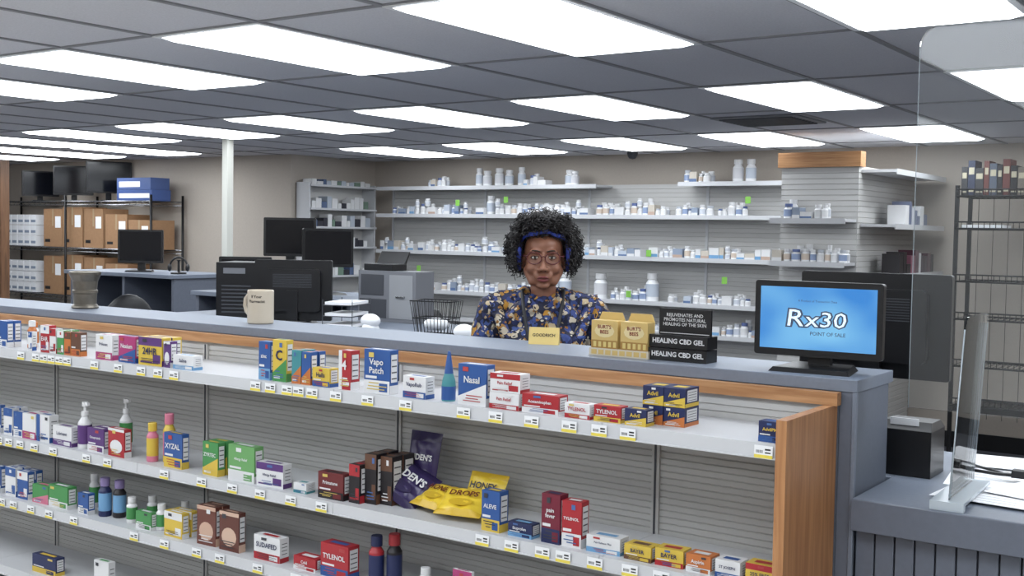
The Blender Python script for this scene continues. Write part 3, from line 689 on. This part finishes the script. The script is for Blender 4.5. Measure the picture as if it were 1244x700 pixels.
for z0 in (1.427, .877):
    for i in range(6):
        for j in range(3): t.box(-13.2+i*.13, -13.09+i*.13, 7.95, 8.15, z0+j*.125, z0+j*.125+.12, PAPER); t.box(-13.19+i*.13, -13.1+i*.13, 7.948, 7.95, z0+j*.125+.03, z0+j*.125+.06, pk((150, 165, 190)))
t.build("supply_cartons")
t = MB(); t.M = place(-10.9, 7.95, 1.957); t.box(0, .60, 0, .25, 0, .12, pk((60, 90, 160))); t.box(0, .58, 0, .25, .122, .25, pk((70, 96, 160))); t.box(.04, .56, -.001, 0, .03, .08, PAPER); t.box(.04, .4, -.001, 0, .15, .21, PAPER); t.build("paper_ream_boxes")
monitor("computer_monitor", place(-12.5, 8.05, 1.957, 70), .42, .3, .06); monitor("computer_monitor", place(-11.85, 8.05, 1.957, 35), .46, .34, .07); monitor("computer_monitor", place(-11.25, 8.1, 1.957, 66), .5, .36, .09)
t = MB(); t.box(-11.62, -11.52, 6.95, 7.05, 0, 2.36, WOODD); t.box(-11.64, -11.50, 6.93, 7.07, 0, .1, WOODD); t.build("wooden_post")

# ------------------------------------------------------------------ work desks behind the counter
t = MB()
t.box(-8.45, -7.1, 5.65, 6.3, 1.28, 1.31, LAM); t.box(-8.43, -7.12, 6.24, 6.26, .5, 1.28, LAMD)
for xx in (-8.43, -7.75, -7.15): t.box(xx, xx+.03, 5.7, 6.23, 0, 1.28, LAMD)
t.box(-8.4, -7.15, 5.72, 6.2, .9, .92, LAM); t.build("work_desk", .003)
t = MB()
t.box(-6.2, -4.75, 5.1, 5.8, 1.22, 1.25, LAM)
for xx in (-6.18, -5.5, -4.8): t.box(xx, xx+.03, 5.13, 5.75, 0, 1.22, LAMD)
t.box(-6.18, -4.78, 5.76, 5.78, .4, 1.22, LAMD); t.build("work_desk", .003)
DZ = 1.19
t = MB()
t.box(-5.3, -2.85, 3.95, 4.75, DZ-.03, DZ, LAM)
for xx in (-5.28, -4.1, -2.9): t.box(xx, xx+.03, 4.04, 4.73, 0, DZ-.03, LAMD)
t.box(-5.28, -2.87, 4.0, 4.02, .2, DZ-.03, LAMD); t.build("work_desk", .003)
t = MB(); t.M = place(-4.72, 4.2, DZ, 30); t.box(-.12, .1, 0, .32, 0, .30, BLACK)
for q in range(8): t.box(-.09, .07, -.001, 0, .03+q*.02, .038+q*.02, DGREY)
t.box(-.08, .04, -.002, 0, .24, .27, MGREY); t.build("computer_tower", .004)
t = MB(); t.M = place(-4.22, 4.6, DZ, 0)
t.box(0, .40, 0, .15, 0, .27, MGREY); t.box(.01, .2, -.002, 0, .02, .12, DGREY); t.box(.22, .38, -.002, 0, .02, .25, mat("cab_grey", (140, 142, 146), .5)); t.box(.02, .18, -.003, 0, .14, .25, DGREY); t.box(.27, .33, -.01, -.002, .13, .14, CHROME); t.build("document_cabinet", .004)
t = MB(); t.M = place(-4.2, 4.62, DZ+.271, 0); t.box(0, .2, 0, .12, 0, .035, BLACK); t.add([(0, .1, .035), (.2, .1, .035), (.2, .12, .035), (0, .12, .035), (0, .14, .1), (.2, .14, .1), (.2, .15, .1), (0, .15, .1)], [(0, 1, 5, 4), (1, 2, 6, 5), (3, 7, 6, 2), (0, 4, 7, 3), (4, 5, 6, 7)], BLACK); t.build("desk_phone", .003)
t = MB(); t.M = place(-4.0, 4.1, DZ, 20)
for q in range(3): t.box(0, .16, 0, .24, q*.055, q*.055+.004, DGREY); t.box(.01, .15, .01, .23, q*.055+.004, q*.055+.018, PAPER)
for a in (0, .157):
    for c in (0, .237): t.box(a, a+.003, c, c+.003, 0, .14, DGREY)
t.build("paper_tray")
t = MB(); t.M = place(-3.36, 4.2, DZ, 15)
def rect(w, d, z): return [(-w, -d, z), (w, -d, z), (w, d, z), (-w, d, z)]
for w, d, z0 in ((.10, .08, .16), (.09, .07, .08), (.08, .06, .004)): t.tube(rect(w, d, z0), .003, BLACKM, 6, True)
for q in range(11):
    u = -1+q*.2; t.tube([(u*.10, -.08, .16), (u*.08, -.06, .004), (u*.08, .06, .004), (u*.10, .08, .16)], .0018, BLACKM, 4)
for q in range(7):
    u = -1+q/3; t.tube([(-.10, u*.08, .16), (-.08, u*.06, .004), (.08, u*.06, .004), (.10, u*.08, .16)], .0018, BLACKM, 4)
t.sphere((0, 0, .05), (.065, .045, .03), PAPER); t.build("wire_basket")
t = MB(); t.M = place(-3.70, 4.12, DZ, 0); t.sphere((0, 0, .05), (.055, .04, .035), WHITE); t.lathe(0, 0, .0, [(.035, 0), (.045, .01), (.03, .05)], WHITE, 14); t.build("tape_dispenser")
t = MB(); t.M = place(-3.12, 4.1, DZ, 20); t.sphere((0, 0, .035), (.05, .04, .035), WHITE); t.tube([(0, .04, .03), (.0, .1, .05), (.02, .13, .005)], .004, BLACK, 6); t.build("computer_mouse")
def chair(M):
    t = MB(); t.M = M
    t.sphere((0, 0, .52), (.24, .24, .045), BLACK, 20, 10)
    t.sphere((0, .25, .98), (.2, .035, .26), BLACK, 20, 12)
    t.tube([(0, .05, .5), (0, .27, .52), (0, .3, .8)], .02, BLACKM, 8); t.tube([(0, 0, .1), (0, 0, .5)], .025, BLACKM, 10)
    for q in range(5):
        a = q*1.2566; t.tube([(0, 0, .1), (.28*math.cos(a), .28*math.sin(a), .06)], .016, BLACKM, 6); t.sphere((.28*math.cos(a), .28*math.sin(a), .028), .028, BLACK)
    for sx in (-.25, .25): t.tube([(sx*.8, 0, .5), (sx, .02, .6), (sx, .02, .72)], .014, BLACKM, 6); t.box(sx-.03, sx+.03, -.12, .14, .72, .75, BLACK)
    t.build("office_chair")
chair(place(-6.0, 4.6, 0, 80)); chair(place(-3.95, 5.3, 0, 150))
t = MB(); t.M = place(-7.25, 5.85, 1.31, 35); t.lathe(0, 0, 0, [(.06, 0), (.06, .012), (.01, .02), (.009, .1), (.02, .11)], BLACK, 16)
t.tube([(.07*math.cos(a), 0, .05+.08*math.sin(a)) for a in [math.pi*k/12 for k in range(13)]], .008, BLACK, 8); t.sphere((.07, 0, .05), (.015, .03, .03), BLACK); t.sphere((-.07, 0, .05), (.015, .03, .03), BLACK); t.build("headset_stand")

# ------------------------------------------------------------------ woman
SKIN = mat("skin_brown", (142, 96, 75), .42, noise=.04, nscale=40)
HAIR = mat("hair_black", (26, 21, 21), .5)
WM = place(-2.345, 3.56, 0, 33)
woman = empty("woman", WM)
def remesh(mb, name, vox, material, smooth_it=4, disp=0.0, dscale=.06):
    ob = mb.build("tmp_"+name)
    r = ob.modifiers.new('r', 'REMESH'); r.mode = 'VOXEL'; r.voxel_size = vox
    s_ = ob.modifiers.new('s', 'SMOOTH'); s_.iterations = smooth_it; s_.factor = .5
    if disp > 0:
        tx = bpy.data.textures.new("folds", 'CLOUDS'); tx.noise_scale = dscale
        d = ob.modifiers.new('d', 'DISPLACE'); d.texture = tx; d.strength = disp; d.mid_level = .5
    dg = bpy.context.evaluated_depsgraph_get(); me = bpy.data.meshes.new_from_object(ob.evaluated_get(dg))
    bpy.data.objects.remove(ob); me.materials.clear(); me.materials.append(material)
    me.polygons.foreach_set('use_smooth', [True]*len(me.polygons)); me.name = name
    o = bpy.data.objects.new(name, me); scene.collection.objects.link(o); o.parent = woman
    return o
t = MB(); S = SKIN
t.sphere((0, .012, 1.61), (.074, .094, .086), S, 28, 20); t.sphere((0, -.028, 1.556), (.066, .063, .080), S, 28, 20)
t.sphere((0, -.038, 1.507), (.050, .050, .036), S, 20, 14); t.sphere((0, -.072, 1.481), (.024, .018, .013), S)
t.sphere((0, -.045, 1.625), (.055, .042, .040), S, 20, 14)
for sx in (-1, 1):
    t.sphere((sx*.036, -.063, 1.545), (.027, .023, .024), S); t.sphere((sx*.028, -.079, 1.606), (.026, .012, .008), S)
    t.sphere((sx*.0155, -.0965, 1.5395), (.010, .010, .008), S); t.sphere((sx*.076, .012, 1.57), (.008, .02, .032), S)
    t.capsule((sx*.053, -.030, 1.535), (sx*.038, -.050, 1.497), .022, .018, S)
    t.sphere((sx*.022, -.084, 1.518), (.014, .010, .016), S)
t.capsule((0, -.088, 1.592), (0, -.104, 1.550), .0065, .0105, S); t.sphere((0, -.1075, 1.5425), (.0125, .012, .0095), S); t.sphere((0, -.087, 1.508), (.026, .011, .016), S, 20, 14)
t.capsule((0, .02, 1.53), (0, .03, 1.36), .046, .056, S)
t.sphere((0, .03, 1.28), (.155, .09, .13), S); t.sphere((0, .03, 1.1), (.13, .09, .14), S); t.sphere((0, .03, .95), (.165, .105, .12), S)
for sx in (-1, 1):
    t.capsule((sx*.03, .03, 1.43), (sx*.15, .03, 1.38), .035, .045, S); t.sphere((sx*.07, -.05, 1.24), (.06, .055, .06), S)
    t.capsule((sx*.17, .03, 1.36), (sx*.215, .05, 1.09), .046, .036, S); t.capsule((sx*.215, .05, 1.09), (sx*.20, -.10, .93), .035, .024, S)
    t.sphere((sx*.195, -.15, .905), (.038, .045, .016), S)
    for q, (dx, L) in enumerate(((-.026, .062), (-.009, .074), (.009, .068), (.026, .052))):
        x = sx*.195+dx; t.capsule((x, -.185, .905), (x, -.185-L*.55, .898), .0085, .008, S); t.capsule((x, -.185-L*.55, .898), (x, -.185-L, .880), .008, .0065, S)
    t.capsule((sx*(.195-.03), -.14, .905), (sx*(.195-.062), -.175, .895), .011, .008, S)
    t.capsule((sx*.09, .03, .9), (sx*.095, .02, .5), .085, .055, S); t.capsule((sx*.095, .02, .5), (sx*.095, .04, .1), .052, .034, S)
    t.capsule((sx*.095, .05, .05), (sx*.1, -.09, .035), .035, .03, S)
remesh(t, "body", .0045, SKIN, 2)
t = MB(); S = FLORAL
t.sphere((0, .025, 1.29), (.176, .108, .14), S, 20, 14); t.sphere((0, .025, 1.1), (.15, .11, .16), S, 20, 14); t.sphere((0, .02, .93), (.185, .125, .13), S, 20, 14)
t.sphere((0, .02, 1.385), (.10, .085, .06), S, 20, 14)
for sx in (-1, 1):
    t.sphere((sx*.078, -.06, 1.25), (.08, .07, .08), S); t.capsule((sx*.065, .03, 1.435), (sx*.165, .03, 1.402), .038, .05, S)
    t.capsule((sx*.185, .03, 1.375), (sx*.218, .03, 1.22), .064, .068, S); t.capsule((sx*.055, -.035, 1.415), (sx*.1, -.03, 1.34), .03, .05, S)
remesh(t, "blouse", .006, FLORAL, 4, .02, .04)
t = MB()
for sx in (-1, 1):
    vs = []; fs = []; N = 60
    for q in range(N):
        a = 2*math.pi*q/N; rr = .072+.006*math.sin(q*1.3); vs.append((sx*.218+rr*math.cos(a)*.92, .03+rr*math.sin(a), 1.235))
        rr = .088+.010*math.sin(q*1.3); vs.append((sx*.221+rr*math.cos(a)*.92, .03+rr*math.sin(a), 1.185+.004*math.sin(q*1.7)))
    for q in range(N): r_ = (q+1) % N; fs.append((2*q, 2*r_, 2*r_+1, 2*q+1))
    t.add(vs, fs, FLORAL, True)
    path = [(.085, -.115, 1.24), (.108, -.105, 1.29), (.13, -.08, 1.345), (.15, -.03, 1.405), (.158, .03, 1.432), (.15, .08, 1.40), (.138, .11, 1.33)]
    pv = []
    for i in range(len(path)-1):
        for k in range(8): pv.append(Vector(path[i]).lerp(Vector(path[i+1]), k/8))
    vs = []; fs = []
    for q, p in enumerate(pv):
        wv = .5+.5*math.sin(q*1.15); out = Vector((.046, (-.012 if p.y < .03 else .012), .008)); up = Vector((0, -.006, .016))
        a = Vector(p); b_ = p+out*(.8+.25*wv)+up*(wv-.5)*1.6
        vs += [(sx*a.x, a.y, a.z), (sx*(a.x+b_.x)/2, (a.y+b_.y)/2, (a.z+b_.z)/2+.008), (sx*b_.x, b_.y, b_.z)]
    for q in range(len(pv)-1):
        for k in (0, 1): fs.append((3*q+k, 3*q+3+k, 3*q+4+k, 3*q+1+k))
    t.add(vs, fs, FLORAL, True)
vs = []; fs = []; N = 40
for q in range(N):
    a = 2*math.pi*q/N; front = max(0, -math.sin(a)); vs.append((.076*math.cos(a), .022+.070*math.sin(a), 1.42-.02*front)); vs.append((.060*math.cos(a), .024+.058*math.sin(a)-.006*front, 1.472-.032*front+.003*math.sin(q*1.5)))
for q in range(N): r_ = (q+1) % N; fs.append((2*q, 2*r_, 2*r_+1, 2*q+1))
t.add(vs, fs, FLORAL, True)
rf = t.build("blouse_ruffles", parent=woman); so = rf.modifiers.new('s', 'SOLIDIFY'); so.thickness = .002
t = MB(); TR = mat("trousers_black", (28, 28, 34), .8)
t.sphere((0, .03, .93), (.178, .118, .11), TR)
for sx in (-1, 1): t.capsule((sx*.09, .03, .88), (sx*.097, .02, .5), .095, .065, TR); t.capsule((sx*.097, .02, .5), (sx*.097, .04, .1), .065, .055, TR)
remesh(t, "trousers", .01, TR, 4)
t = MB()
for sx in (-1, 1): t.capsule((sx*.097, .06, .045), (sx*.103, -.12, .035), .044, .035, BLACK)
remesh(t, "shoes", .008, BLACK, 3)
t = MB(); EW = mat("eye_white", (205, 198, 190), .25); EI = mat("iris_dark", (34, 20, 16), .12); LIP = mat("lips", (124, 60, 60), .35); BROW = mat("brow", (34, 25, 22), .7); LID = mat("eyelid", (112, 72, 56), .5)
for sx in (-1, 1):
    t.sphere((sx*.031, -.0795, 1.584), (.0125, .0105, .0070), EW, 18, 12); t.sphere((sx*.0305, -.0872, 1.5845), (.0056, .0035, .0056), EI)
    up = [(sx*(.031+.0145*math.cos(a)), -.0875+abs(math.cos(a))**2*.007, 1.5835+.0078*math.sin(a)) for a in [math.pi*k/10 for k in range(11)]]
    t.tube(up, .0026, LID, 6); t.tube([(p[0], p[1]-.002, p[2]-.0018) for p in up], .0009, BROW, 5)
    t.tube([(sx*(.031+.0135*math.cos(a)), -.0865+abs(math.cos(a))**2*.007, 1.5835-.0068*math.sin(a)) for a in [math.pi*k/10 for k in range(11)]], .0016, LID, 6)
    t.tube([(sx*.012, -.0935, 1.6045), (sx*.024, -.0945, 1.6085), (sx*.038, -.089, 1.6095), (sx*.052, -.076, 1.603)], [.0022, .0028, .0024, .0012], BROW, 6)
    t.sphere((sx*.0075, -.1075, 1.5355), (.0032, .0035, .002), mat("nostril", (50, 28, 22), .8))
t.tube([(-.026, -.0865, 1.5075), (-.013, -.096, 1.512), (-.005, -.0985, 1.5135), (0, -.0985, 1.5122), (.005, -.0985, 1.5135), (.013, -.096, 1.512), (.026, -.0865, 1.5075)], [.0015, .0038, .0045, .004, .0045, .0038, .0015], LIP, 8)
t.tube([(-.024, -.087, 1.506), (-.012, -.0955, 1.502), (0, -.0975, 1.5005), (.012, -.0955, 1.502), (.024, -.087, 1.506)], [.0015, .0048, .0058, .0048, .0015], LIP, 8)
t.tube([(-.024, -.0925, 1.5072), (-.010, -.1005, 1.5074), (0, -.102, 1.5068), (.010, -.1005, 1.5074), (.024, -.0925, 1.5072)], .0008, mat("mouth_line", (60, 26, 26), .7), 5)
t.build("face_features", parent=woman)
t = MB(); FR = mat("glasses_frame", (84, 30, 34), .25)
for sx in (-1, 1):
    ring = []
    for q in range(28):
        a = 2*math.pi*q/28; ca, sa = math.cos(a), math.sin(a)
        ring.append((sx*(.033+.0265*ca), -.1055+.008*max(0, ca), 1.581+.0205*sa+.005*max(0, ca)*max(0, sa)))
    t.tube(ring, .0022, FR, 6, True); t.tube([(sx*.0595, -.098, 1.589), (sx*.074, -.07, 1.589), (sx*.08, .0, 1.585)], .002, FR, 6)
t.tube([(-.0075, -.106, 1.585), (0, -.1095, 1.589), (.0075, -.106, 1.585)], .0019, FR, 6); t.build("eyeglasses_frame", parent=woman)
t = MB(); LY = mat("lanyard_strap", (18, 18, 24), .6)
for sx in (-1, 1): t.tube([(sx*.06, .05, 1.465), (sx*.077, -.01, 1.46), (sx*.070, -.080, 1.405), (sx*.058, -.130, 1.34), (sx*.042, -.156, 1.27), (sx*.018, -.160, 1.2), (0, -.156, 1.12)], .007, LY, 6)
t.box(-.03, .03, -.161, -.157, 1.03, 1.12, PAPER); t.build("lanyard", parent=woman)
t = MB(); HB = mat("headband_blue", (40, 60, 150), .6); vs = []; fs = []; N = 48
for q in range(N):
    a = 2*math.pi*q/N; ca, sa = math.cos(a), math.sin(a); zz = 1.632-.046*sa+.003*math.sin(q*.9)
    vs.append((.086*ca, .010+.096*sa, zz-.009)); vs.append((.090*ca, .010+.100*sa, zz)); vs.append((.084*ca, .014+.092*sa, zz+.009))
for q in range(N):
    r_ = (q+1) % N
    for k in (0, 1): fs.append((3*q+k, 3*r_+k, 3*r_+k+1, 3*q+k+1))
t.add(vs, fs, HB, True)
for sx in (-1, 1): t.tube([(sx*.086, -.025, 1.645), (sx*.093, -.042, 1.61), (sx*.092, -.038, 1.57), (sx*.088, -.028, 1.535)], [.007, .012, .010, .005], HB, 6)
t.build("headband", parent=woman)
t = MB(); hc = Vector((0, .03, 1.625))
t.sphere((0, .05, 1.64), (.106, .088, .106), HAIR, 24, 16)
t.sphere((0, .018, 1.70), (.083, .082, .042), HAIR, 20, 12)
for sx in (-1, 1): t.sphere((sx*.092, .035, 1.60), (.026, .045, .065), HAIR, 16, 10)
rnd = random.Random(3); cnt = 0
def coil(base, d, L, rc, r0, droop):
    u = d.orthogonal().normalized(); w = d.cross(u); ph = rnd.uniform(0, 6.28); turns = rnd.uniform(.9, 1.4); pts = []
    for q in range(14):
        s_ = q/13; pts.append(base+d*(L*s_)+droop*s_*s_+(u*math.cos(ph+q*turns)+w*math.sin(ph+q*turns))*rc*(.4+s_))
    t.tube(pts, r0, HAIR, 4)
while cnt < 3000:
    d = Vector((rnd.gauss(0, 1), rnd.gauss(0, 1), rnd.gauss(0, 1))).normalized()
    if d.z < -.7: continue
    if d.y < -.2 and d.z < .45 and abs(d.x) < .80: continue
    if d.y < -.05 and d.z < .0 and abs(d.x) < .86: continue
    base = hc+Vector((d.x*.088, d.y*.085, d.z*.085))
    L = rnd.uniform(.03, .068)*(1 if d.y > -.3 else .8)
    coil(base, d, L, rnd.uniform(.004, .0085), rnd.uniform(.0012, .002), Vector((0, -.3, -1))*rnd.uniform(0, .028)); cnt += 1
for q in range(620):
    a = rnd.uniform(-1.25, 1.25); base = Vector((.078*math.sin(a), .012-.085*math.cos(a), 1.690+rnd.uniform(-.008, .035)))
    d = Vector((math.sin(a)*.7, -math.cos(a)*.55, rnd.uniform(.35, 1.3))).normalized()
    coil(base, d, rnd.uniform(.02, .045), rnd.uniform(.004, .008), .0016, Vector((0, -.4, -1))*rnd.uniform(0, .036))
for q in range(300):
    sx = rnd.choice((-1, 1)); base = Vector((sx*rnd.uniform(.076, .092), rnd.uniform(-.045, -.01), rnd.uniform(1.55, 1.67)))
    d = Vector((sx*.8, -.5, rnd.uniform(-.5, .4))).normalized()
    coil(base, d, rnd.uniform(.02, .04), rnd.uniform(.004, .007), .0016, Vector((0, 0, -1))*rnd.uniform(0, .02))
t.build("curly_hair", parent=woman)

# ------------------------------------------------------------------ world, camera
w = bpy.data.worlds.new("World"); scene.world = w; w.use_nodes = True
w.node_tree.nodes['Background'].inputs[0].default_value = (.02, .02, .022, 1)
cam = bpy.data.cameras.new("camera"); co = bpy.data.objects.new("camera", cam); scene.collection.objects.link(co)
co.location = (0, 0, 1.67); co.rotation_euler = (1.523326, -0.016752, 0.610282)
cam.sensor_fit = 'HORIZONTAL'; cam.sensor_width = 36; cam.lens = 40.45
scene.camera = co
